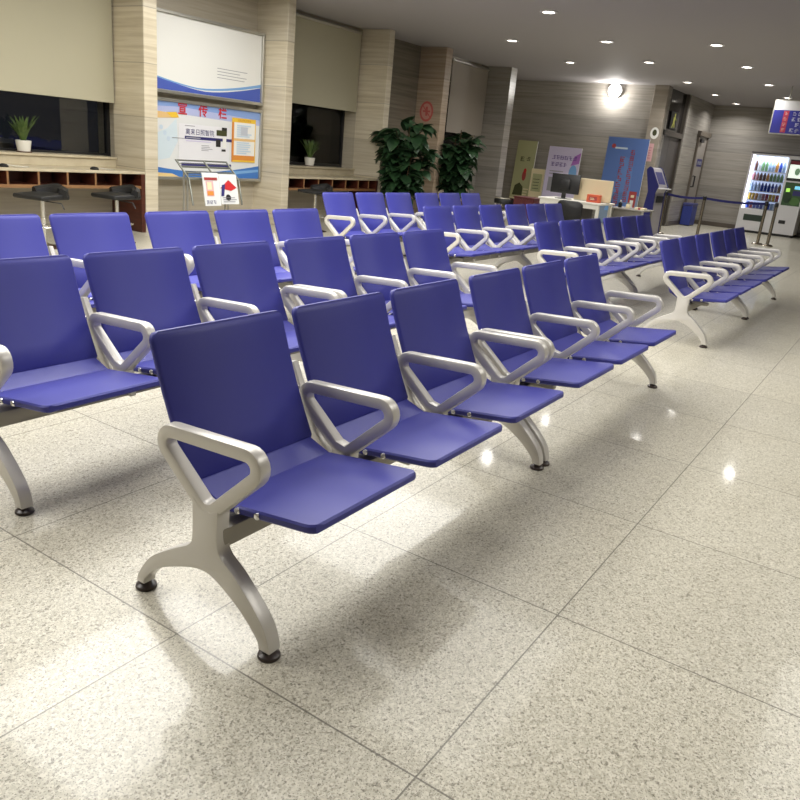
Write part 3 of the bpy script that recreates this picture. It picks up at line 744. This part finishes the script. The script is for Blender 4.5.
# ------------------------------------------------------------------ enquiry desk group beyond the rows
DA = math.atan2(-.233, 1.0)   # the desk's long side runs almost along Y
t = thing('office_desk', 'white office desk with a square leg, beyond the third row', 'desk', (12.32, 5.35, 0), 0)
link_mesh('desk_top', B(0, -1.05, .735, .72, .05, .765, bev=.004, seg=1), M_white, t)
link_mesh('front_rail', B(.02, -1.02, .665, .05, .02, .735), M_white, t)
for (x, y) in ((.03, -1.02), (.03, -.03), (.64, -1.02), (.64, -.03)): link_mesh('leg', B(x, y, 0, x+.05, y+.05, .735, bev=.004, seg=1), M_white, t)
link_mesh('side_drawers', B(.1, -.72, .12, .60, -.52, .66), mat('dark_drawer', (58, 54, 54), .4), t)
t = thing('computer_monitor', 'black back of a computer monitor on the white desk', 'monitor', (12.50, 5.03, .765))
bm = B(-.014, -.26, .09, .014, .24, .40, bev=.006); box(bm, -.045, -.1, .15, -.014, .08, .32, bev=.01); link_mesh('housing', bm, M_blackp, t, 40)
link_mesh('stand', B(-.012, -.04, .01, .012, .03, .14), M_blackp, t); link_mesh('base', B(-.09, -.12, 0, .09, .11, .012, bev=.004, seg=1), M_blackp, t)
link_mesh('screen', B(.014, -.24, .11, .017, .22, .385), mat('screen_off', (18, 20, 24), .15), t)
t = thing('desk_partition', 'cream partition panel standing on the white desk', 'partition', (12.66, 4.56, .765))
link_mesh('panel', B(-.015, -.30, .01, .015, .34, .36, bev=.004, seg=1), mat('cream_panel', (226, 210, 174), .6), t); link_mesh('foot', B(-.05, -.27, 0, .05, .31, .012), M_alu, t)
t = thing('tissue_box', 'orange box on the desk in front of the cream partition', 'box', (12.50, 4.49, .765))
link_mesh('body', B(-.05, -.11, 0, .05, .11, .125, bev=.006), mat('orange_card', (206, 92, 58), .55), t); s = Sheet((-.0505, .11, 0), (0, -1, 0), (0, 0, 1)); s.rect(.04, .03, .18, .09, I_dred, 1); s.lines(.06, .04, .16, .08, 2, I_cream, 2); s.build('printed_label', t)
t = thing('office_chair', 'black office chair with its back to the white desk', 'chair', (11.45, 4.46, 0))
bm = bmesh.new(); bent_plate(bm, [(.0, .50), (.005, .515), (.02, .60), (.03, .70), (.03, .76), (.025, .79), (.022, .80)], [.16, .19, .205, .205, .20, .17, .13], .05, .012)
link_mesh('backrest', xf(bm, Matrix.Rotation(PI/2, 4, 'Z')), M_black, t, 50)
link_mesh('seat', xf(B(-.02, -.23, .42, .42, .23, .49, bev=.025, seg=3), Matrix.Identity(4)), M_black, t, 50)
bm = bmesh.new(); tube(bm, [(.2, 0, .43), (.2, 0, .10)], .025, 10); link_mesh('gas_lift', bm, M_chrome, t, 40)
for k in range(5):
    a = 2*PI*k/5; bm = bmesh.new(); tube(bm, [(.2, 0, .11), (.2+.27*math.cos(a), .27*math.sin(a), .07)], [.022, .014], 8); tube(bm, [(.2+.27*math.cos(a), .27*math.sin(a)-.02, .028), (.2+.27*math.cos(a), .27*math.sin(a)+.02, .028)], .028, 12); link_mesh('leg', bm, M_blackp, t, 40)
bm = bmesh.new(); tube(bm, [(-.01, 0, .56), (-.03, 0, .48), (.06, 0, .42), (.2, 0, .42)], .018, 8); link_mesh('back_bar', bm, M_blackp, t, 40)
t = thing('padded_stool', 'black padded stool with a shiny rim, left of the dark red cabinet', 'stool', (13.05, 6.38, 0))
link_mesh('seat', lathe(bmesh.new(), [(.16, .52), (.18, .53), (.185, .59), (.17, .615)], n=24), M_black, t, 40); link_mesh('rim', lathe(bmesh.new(), [(.178, .615), (.182, .632), (.16, .637)], n=24), M_chrome, t, 40)
for k in range(4):
    a = PI/4+PI/2*k; bm = bmesh.new(); tube(bm, [(.12*math.cos(a), .12*math.sin(a), .53), (.19*math.cos(a), .19*math.sin(a), 0)], .013, 8); link_mesh('leg', bm, M_chrome, t, 40)
t = thing('low_cabinet', 'low dark red wooden cabinet left of the white desk', 'cabinet', (13.05, 5.99, 0))
M_dr = mat('dark_red_lacquer', (84, 34, 36), .35)
link_mesh('body', B(0, -.20, .06, .42, .20, .66, bev=.005, seg=1), M_dr, t); link_mesh('plinth', B(.03, -.18, 0, .40, .18, .06), M_blackp, t); link_mesh('top', B(-.01, -.21, .66, .43, .21, .685, bev=.004, seg=1), M_dr, t)
for y in (-.195, .005): dd = link_mesh('door', B(-.014, y, .09, 0, y+.19, .64, bev=.003, seg=1), M_dr, t); link_mesh('knob', lathe(bmesh.new(), [(.008, -.03), (.012, -.02), (.006, -.012)], (0, y+(.165 if y < 0 else .025), .4), 10, 0, 'X'), M_chrome, dd)
# lower grey table to the right of the desk with a few small things on it
t = thing('side_table', 'low grey table right of the white desk, below the blue board', 'table', (13.6, 4.18, 0))
M_gt = mat('grey_laminate', (136, 132, 126), .35)
link_mesh('table_top', B(-.25, -.30, .665, .35, .30, .69, bev=.004, seg=1), M_gt, t); link_mesh('modesty_panel', B(-.2, -.27, .25, -.18, .27, .665), M_gt, t)
for (x, y) in ((-.23, -.28), (-.23, .25), (.29, -.28), (.29, .25)): link_mesh('leg', B(x, y, 0, x+.04, y+.03, .665), M_alu, t)
def small(name, label, cat, x, y, z, prof, m, capm=None):
    t = thing(name, label, cat, (x, y, z)); link_mesh('body', lathe(bmesh.new(), prof, n=14), m, t, 40)
    if capm: link_mesh('cap', lathe(bmesh.new(), [(prof[-1][0], prof[-1][1]), (prof[-1][0], prof[-1][1]+.025)], n=12), capm, t)
small('pump_bottle', 'small dark bottle on the grey table, nearest the white desk', 'bottle', 13.5, 4.36, .69, [(.03, 0), (.032, .01), (.032, .08), (.012, .10)], M_blackp, M_wplas)
small('glue_jar', 'small cream jar on the grey table beside the dark bottle', 'jar', 13.5, 4.22, .69, [(.035, 0), (.037, .01), (.037, .06), (.03, .07)], I_cream, M_alu)
t = thing('leaflet_stack', 'flat stack of pale leaflets on the grey table', 'leaflets', (13.6, 4.02, .69)); link_mesh('paper', B(-.1, -.08, 0, .1, .08, .03), I_cream, t); link_mesh('band', B(-.102, -.02, 0, .102, .02, .032), I_dred, t)

# ------------------------------------------------------------------ slant-headed self-service kiosk
t = thing('service_kiosk', 'tall blue and grey self-service kiosk with a slanted head, by the belt barrier', 'kiosk', (17.2, 4.78, 0), -.14)
M_kb = mat('kiosk_blue', (36, 38, 98), .35); M_ks = mat('kiosk_silver', (176, 172, 176), .3, .4)
side = rounded([(.14, 0), (.16, .55), (.12, .92), (.235, 1.36), (.17, 1.44), (.10, 1.40), (-.10, 1.04), (-.05, .90), (-.08, .0)], [.01, .1, .15, .03, .04, .03, .05, .05, .01], 4)
for x in (-.26, .235): link_mesh('side_panel', prism_yz(bmesh.new(), side, x, x+.025, bev=.004, seg=1), M_kb, t, 40)
core = [(.12, .02), (.14, .55), (.10, .92), (.21, 1.35), (.165, 1.41), (.11, 1.385), (-.085, 1.035), (-.035, .90), (-.065, .02)]
link_mesh('body', prism_yz(bmesh.new(), core, -.235, .235), M_ks, t)
V = Vector((0, .195, .35)).normalized(); s = Sheet((-.20, -.072, 1.055), (1, 0, 0), V); s.rect(0, 0, .40, .34, mat('kiosk_screen', (40, 44, 54), .1), 1); s.rect(.03, .03, .37, .31, I_navy, 2); s.build('screen', t)
link_mesh('keyboard_shelf', B(-.22, -.19, .985, .22, -.06, 1.01, bev=.006, seg=1), M_wplas, t)
bm = bmesh.new(); box(bm, -.16, -.072, .70, .16, -.052, .84, bev=.004, seg=1); link_mesh('card_panel', bm, M_blackp, t)
link_mesh('base', B(-.28, -.12, 0, .28, .17, .03, bev=.005, seg=1), M_blackp, t)

# ------------------------------------------------------------------ belt barrier posts
M_post = mat('barrier_steel', (150, 142, 128), .22, .95); M_belt = mat('blue_belt', (38, 40, 104), .7)
def stanchion(x, y, label, to=None):
    t = thing('belt_post', label, 'barrier post', (x, y, 0), 0, 'belt barrier posts')
    link_mesh('pole', lathe(bmesh.new(), [(.034, .03), (.034, .84)], n=18), M_post, t, 40)
    link_mesh('base', lathe(bmesh.new(), [(.12, 0), (.12, .012), (.10, .03), (.036, .045)], n=28), M_post, t, 40)
    link_mesh('head', lathe(bmesh.new(), [(.036, .84), (.04, .85), (.04, .92), (.03, .93)], n=18), M_blackp, t, 40)
    if to:
        d_ = Vector((to[0]-x, to[1]-y, 0)); n = d_.normalized(); sd = Vector((-n.y, n.x, 0))*.002; bm = bmesh.new(); rows = []
        for k in range(9):
            u = k/8; c = n*.04+(d_-n*.08)*u; z = .905-.03*math.sin(PI*u)
            rows.append([bm.verts.new((c.x+q.x, c.y+q.y, z+dz)) for q, dz in ((-sd, 0), (sd, 0), (sd, -.05), (-sd, -.05))])
        for a, b in zip(rows, rows[1:]):
            for k in range(4): bm.faces.new((a[k], a[(k+1) % 4], b[(k+1) % 4], b[k]))
        bm.faces.new(rows[0]); bm.faces.new(rows[-1][::-1]); link_mesh('belt', bm, M_belt, t)
PP = [(18.85, 2.84), (18.70, 2.61), (17.85, 3.94), (18.0, 4.82)]
stanchion(*PP[0], 'steel belt post on the left of the close pair before the vending machine', PP[2])
stanchion(*PP[1], 'steel belt post on the right of the close pair before the vending machine')
stanchion(*PP[2], 'lone steel belt post between the kiosk and the vending machine', PP[3])
stanchion(*PP[3], 'belt post half hidden by the slant-headed kiosk')
# blue bin by the passage wall
t = thing('litter_bin', 'tall blue litter bin against the passage wall', 'bin', (22.30, YS-.16, 0))
link_mesh('body', B(-.30, -.13, .02, .24, .13, .52, bev=.012), mat('bin_blue', (48, 62, 140), .4), t); link_mesh('lid', B(-.31, -.14, .52, .25, .14, .60, bev=.02), mat('bin_lid', (62, 66, 120), .4), t); link_mesh('base', B(-.28, -.12, 0, .22, .12, .02), M_blackp, t)

# ------------------------------------------------------------------ vending machine
VX, VY0, VY1 = 22.6, 2.60, 4.05; VD = .70; VH = 2.03
t = thing('vending_machine', 'white lit drinks vending machine against the far wall', 'vending machine', (VX, (VY0+VY1)/2, 0))
hw = (VY1-VY0)/2; cy = (VY0+VY1)/2
Y = lambda y: y-cy
gy0, gy1, gz0, gz1 = 3.13, 4.0, .62, 1.985
bm = bmesh.new()
box(bm, 0, -hw, .06, VD, Y(gy0), VH, bev=.008, seg=1)                 # right column with the controls
box(bm, 0, Y(gy1), .06, VD, hw, VH, bev=.008, seg=1)
box(bm, 0, Y(gy0), .06, VD, Y(gy1), gz0, bev=.004, seg=1)
box(bm, 0, Y(gy0), gz1, VD, Y(gy1), VH, bev=.004, seg=1)
box(bm, VD-.03, Y(gy0), gz0, VD, Y(gy1), gz1)
link_mesh('cabinet', bm, M_wplas, t)
link_mesh('plinth', B(.03, -hw+.03, 0, VD-.03, hw-.03, .06), M_blackp, t)
link_mesh('lit_back_panel', B(.50, Y(gy0)+.002, gz0+.002, .52, Y(gy1)-.002, gz1-.002), mat('lit_panel', (225, 232, 245), .5, emit=(205, 218, 255), strength=.8), t)
link_mesh('light_tube', B(.03, Y(gy1)-.055, gz0+.01, .08, Y(gy1)-.012, gz1-.01), mat('white_tube', (240, 240, 255), .5, emit=(236, 236, 255), strength=9), t)
L = bpy.data.lights.new('display_fill', 'AREA'); L.shape = 'RECTANGLE'; L.size = .06; L.size_y = .8; L.energy = 7; L.color = (.92, .94, 1)  # unseen lamp added inside the cabinet to light the fronts of the drinks
o = bpy.data.objects.new('display_fill', L); C.objects.link(o); o.location = (VX+.045, (gy0+gy1)/2, gz1-.012); o.rotation_euler = (0, math.radians(-22), 0)
link_mesh('top_trim', B(-.006, -hw, VH, VD, hw, VH+.03), mat('dark_trim', (74, 70, 76), .4), t)
SZ = [.64, .86, 1.09, 1.36, 1.60]
for z in SZ: link_mesh('shelf', B(.06, Y(gy0)+.01, z-.02, .50, Y(gy1)-.06, z), M_wplas, t)
link_mesh('display_glass', B(.004, Y(gy0)+.005, gz0+.005, .010, Y(gy1)-.005, gz1-.005), M_glass, t)
fl = link_mesh('delivery_flap', B(-.012, Y(3.40), .315, 0, Y(3.90), .475, bev=.004, seg=1), mat('dark_green_flap', (34, 52, 40), .35), t)
link_mesh('screen_bezel', B(-.012, Y(2.66), 1.42, 0, Y(3.08), 1.94, bev=.004, seg=1), M_blackp, t)
s = Sheet((-.0125, Y(3.06), 1.49), (0, -1, 0), (0, 0, 1)); M_scr = mat('lit_screen', (230, 236, 230), .4, emit=(226, 240, 226), strength=.8)
s.rect(0, 0, .38, .33, M_scr, 1); s.rect(0, .33, .38, .42, INK('maroon', (120, 30, 44)), 1); s.disc(.2, .16, .06, .09, INK('screen_green', (150, 200, 160)), 2); s.build('advert_screen', t)
s = Sheet((-.002, Y(3.07), .80), (0, -1, 0), (0, 0, 1)); s.rect(0, 0, .44, .58, mat('leaf_green_panel', (52, 88, 48), .35), 1); s.disc(.12, .20, .10, .14, INK('dark_green', (34, 62, 34)), 2); s.disc(.30, .12, .12, .1, INK('mid_green', (76, 116, 58)), 2)
s.rect(.05, .34, .14, .43, mat('green_led', (150, 200, 90), .4, emit=(160, 220, 90), strength=1.), 3); s.rect(.24, .42, .42, .50, mat('cyan_led', (120, 190, 210), .4, emit=(110, 190, 220), strength=1.), 3); s.rect(.22, .26, .42, .38, I_navy, 3); s.build('control_panel', t)
link_mesh('coin_return', B(-.014, Y(2.86), .33, 0, Y(3.02), .42, bev=.004, seg=1), M_blackp, t)
# drinks on the shelves
def bottle_bm(r, h, k):
    if k == 'can': prof = [(r*.8, 0), (r, .008), (r, h-.012), (r*.82, h)]
    else: prof = [(r*.9, 0), (r, .01), (r, h*.62), (r*.45, h*.86), (r*.42, h*.94)]
    return lathe(bmesh.new(), prof, n=10)
BC = {'blue': (52, 84, 200), 'ice': (170, 196, 232), 'pink': (196, 130, 140), 'green': (120, 168, 120), 'orange': (214, 150, 70), 'yellow': (226, 190, 70), 'red': (180, 60, 80), 'cola': (90, 50, 44), 'white': (224, 226, 232)}
LAY = [(.64, .16, 'can', ['blue', 'red', 'blue', 'blue', 'blue', 'ice', 'blue', 'ice', 'white']),
       (.86, .17, 'can', ['yellow', 'yellow', 'orange', 'white', 'pink', 'red', 'yellow', 'yellow', 'red']),
       (1.09, .22, 'bottle', ['ice', 'ice', 'ice', 'blue', 'blue', 'blue', 'blue', 'blue', 'cola']),
       (1.36, .20, 'bottle', ['pink', 'pink', 'cola', 'cola', 'orange', 'green', 'green', 'green', 'green']),
       (1.60, .26, 'bottle', ['cola', 'white', 'green', 'green', 'ice', 'ice', 'orange', 'blue', 'ice'])]
WORD = ['lowest', 'second lowest', 'middle', 'second highest', 'top']
for r, (z, h, k, cols) in enumerate(LAY):
    protos = {}
    for i, c in enumerate(cols):
        y = gy1-.115-i*.085
        if c not in protos:
            bm = bottle_bm(.040, h, k); o = link_mesh('drink_bottle' if k == 'bottle' else 'drink_can', bm, mat('drink_'+c, BC[c], .3), None, 40)
            if k == 'bottle': link_mesh('cap', lathe(bmesh.new(), [(.016, h*.94), (.016, h)], n=8), M_wplas if c != 'white' else I_blue, o)
            protos[c] = o
        else: o = copy_tree(protos[c])
        o.location = (VX+.12, y, z)
        n = cols.count(c); nm = {'ice': 'clear pale blue', 'cola': 'dark brown'}.get(c, c)
        tag(o, '%s %s on the %s shelf of the vending machine' % (nm, 'can' if k == 'can' else 'bottle', WORD[r]), k, 'drinks on the vending shelves' if n == 1 else '%s drinks on the %s vending shelf' % (nm, WORD[r]))

# ------------------------------------------------------------------ hanging direction sign
t = thing('hanging_sign', 'blue hanging direction sign with red squares and white characters, top right', 'sign', (18, 3.0, 2.29))
SW = 2.4
link_mesh('frame', B(-.03, -SW, 0, .03, 0, .66, bev=.006, seg=1), M_alu, t)
s = Sheet((-.031, -.02, .02), (0, -1, 0), (0, 0, 1)); M_sb = mat('sign_blue', (44, 46, 128), .4, emit=(44, 46, 128), strength=.25)
s.rect(0, 0, SW-.04, .445, M_sb, 1); s.rect(0, .445, SW-.04, .62, mat('sign_white', (214, 214, 216), .35), 1)
M_sr = INK('sign_red', (190, 60, 80)); M_sw = INK('sign_white_letters', (220, 222, 240))
for k in range(4):
    y = .03+.105*k; s.rect(.19, y-.012, .29, y+.088, M_sr, 2); s.glyph(.205, y+.005, .065, I_pink, 3); s.glyphs(.36 if k != 1 else .44, y, .075, 5 if k < 3 else 2, M_sw, 3, 1.35)
s.build('sign_face', t)
for y in (-.25, -SW+.25):
    bm = bmesh.new(); tube(bm, [(0, y, .66), (0, y, CEIL-2.29)], .012, 8); link_mesh('hanger', bm, M_alu, t, 40)
# exit pictogram over the dark doorway
t = thing('exit_sign', 'dim yellow-green running figure sign above the dark doorway', 'sign', (19.86, YS+.095, 2.53))
link_mesh('housing', B(-.28, -.03, -.20, .28, 0, .20, bev=.006, seg=1), M_blackp, t)
s = Sheet((-.28, -.0312, -.2), (1, 0, 0), (0, 0, 1)); Ig = mat('exit_green', (150, 150, 70), .4, emit=(150, 150, 70), strength=.35)
s.disc(.32, .33, .04, .04, Ig, 2); s.poly([(.22, .29), (.36, .29), (.34, .16), (.22, .15)], Ig, 2); s.poly([(.23, .16), (.31, .16), (.20, .03), (.14, .04)], Ig, 3); s.poly([(.26, .17), (.34, .17), (.40, .06), (.35, .04)], Ig, 4); s.poly([(.34, .28), (.36, .25), (.45, .2), (.45, .23)], Ig, 5); s.build('pictogram', t)

# ------------------------------------------------------------------ lamps
def downlight(x, y, watt, label, group=None, col=(1, .97, .93), spread=150):
    t = thing('ceiling_downlight', label, 'ceiling light', (x, y, CEIL), 0, group)
    bm = bmesh.new(); N = 24
    prof = [(.082, -.001), (.115, -.001), (.118, -.010), (.086, -.016), (.080, -.004)]
    rings = [[bm.verts.new((r*math.cos(2*PI*k/N), r*math.sin(2*PI*k/N), z)) for k in range(N)] for r, z in prof]
    for a, b in zip(rings, rings[1:]+rings[:1]):
        for k in range(N): bm.faces.new((a[k], a[(k+1) % N], b[(k+1) % N], b[k]))
    bmesh.ops.recalc_face_normals(bm, faces=bm.faces[:])
    link_mesh('trim_ring', bm, M_wplas, t, 40)
    link_mesh('lens', lathe(bmesh.new(), [(.084, -.006), (.084, -.001)], n=24), mat('lamp_lens', (255, 250, 240), .5, emit=(255, 246, 232), strength=14), t)
    L = bpy.data.lights.new('downlight_lamp', 'AREA'); L.shape = 'DISK'; L.size = .16; L.energy = watt; L.color = col; L.spread = math.radians(spread)
    o = bpy.data.objects.new('downlight_lamp', L); C.objects.link(o); o.location = (x, y, CEIL-.03)
    return t
VIS = [(17.94, 4.81, 'ceiling downlight in front of the dark doorway'), (20.43, 4.78, 'ceiling downlight along the passage wall beyond the dark doorway'), (17.85, 3.17, 'ceiling downlight left of the hanging sign, at the picture top'),
       (20.37, 3.16, 'ceiling downlight right above the top edge of the hanging sign'), (22.6, 4.71, 'farthest ceiling downlight, near the grey far wall')]
for x, y, lab in VIS: downlight(x, y, 22, lab)
GL = 'recessed ceiling downlight outside the picture, seen only as a floor reflection'
for x, y in ((12.6, 4.75), (14.9, 4.75), (15.2, 3.12), (12.6, 1.5), (10.2, 4.7), (12.8, 3.12), (15.2, 6.4), (12.6, 6.4)): downlight(x, y, 22, GL, 'ceiling downlights over the seating')
def panel_light(x, y, watt, lx=2.2, ly=1.6):
    t = thing('ceiling_panel_light', 'unseen ceiling panel light, placed to light the near seats and floor', 'ceiling light', (x, y, CEIL), 0, 'ceiling panel lights over the near rows')
    bm = bmesh.new()
    box(bm, -lx/2-.02, -ly/2-.02, -.03, lx/2+.02, -ly/2, 0); box(bm, -lx/2-.02, ly/2, -.03, lx/2+.02, ly/2+.02, 0); box(bm, -lx/2-.02, -ly/2, -.03, -lx/2, ly/2, 0); box(bm, lx/2, -ly/2, -.03, lx/2+.02, ly/2, 0)
    link_mesh('frame', bm, M_wplas, t); link_mesh('diffuser', B(-lx/2, -ly/2, -.02, lx/2, ly/2, -.001), mat('panel_diffuser', (250, 250, 245), .6, emit=(255, 250, 240), strength=1.5), t)
    L = bpy.data.lights.new('panel_lamp', 'AREA'); L.shape = 'RECTANGLE'; L.size = lx; L.size_y = ly; L.energy = watt; L.color = (1, .985, .95)
    o = bpy.data.objects.new('panel_lamp', L); C.objects.link(o); o.location = (x, y, CEIL-.05)
for x, y, wt in ((3.5, 4.5, 165), (7.1, 4.5, 110), (0, 4.5, 100), (3.5, 7.0, 26), (7.4, 7.0, 34), (2.2, 2.6, 40), (5.4, 2.6, 44), (3.2, -1.2, 46), (6.6, -.8, 46)): panel_light(x, y, wt)  # front pair added to brighten the floor; unseen panels sized to soften reflections
# wall flood lamp on the poster wall
t = thing('wall_flood_lamp', 'bright round flood lamp high on the poster wall', 'wall lamp', (XE-.005, 6.69, 3.05))
link_mesh('housing', lathe(bmesh.new(), [(.15, -.10), (.17, -.09), (.16, 0), (.10, .004)], n=28, axis='X'), M_wplas, t, 40)
link_mesh('lens', lathe(bmesh.new(), [(.145, -.106), (.145, -.099)], n=28, axis='X'), mat('flood_lens', (255, 255, 250), .5, emit=(255, 252, 244), strength=22), t)
L = bpy.data.lights.new('flood_lamp', 'POINT'); L.energy = 45; L.shadow_soft_size = .10; L.color = (1, .97, .92)
o = bpy.data.objects.new('flood_lamp', L); C.objects.link(o); o.location = (XE-.22, 6.69, 2.95)

# ------------------------------------------------------------------ world, camera, view
w = bpy.data.worlds.new('night'); bpy.context.scene.world = w; w.use_nodes = True
w.node_tree.nodes['Background'].inputs[0].default_value = (.012, .013, .018, 1); w.node_tree.nodes['Background'].inputs[1].default_value = 1
f, hcam, yaw, pitch, roll = 756.74, 1.3674, 32.1981, 18.5367, 5.5398
a, b, c = (math.radians(v) for v in (yaw, pitch, roll))
F = Vector((math.cos(a)*math.cos(b), math.sin(a)*math.cos(b), -math.sin(b))); R0 = Vector((math.sin(a), -math.cos(a), 0)); U0 = R0.cross(F)
R = R0*math.cos(c)+U0*math.sin(c); U = -R0*math.sin(c)+U0*math.cos(c)
cd = bpy.data.cameras.new('camera'); cam = bpy.data.objects.new('camera', cd); C.objects.link(cam)
cd.sensor_fit = 'HORIZONTAL'; cd.sensor_width = 36; cd.lens = f/800*36; cd.clip_start = .05; cd.clip_end = 200
cam.matrix_world = Matrix(((R.x, U.x, -F.x, 0), (R.y, U.y, -F.y, 0), (R.z, U.z, -F.z, hcam), (0, 0, 0, 1)))
bpy.context.scene.camera = cam
sc = bpy.context.scene
sc.view_settings.view_transform = 'Standard'; sc.view_settings.look = 'None'; sc.view_settings.gamma = 1; sc.view_settings.exposure = 0.0
sc.view_settings.use_curve_mapping = False
sc.cycles.max_bounces = 8; sc.cycles.diffuse_bounces = 5; sc.cycles.sample_clamp_indirect = 6
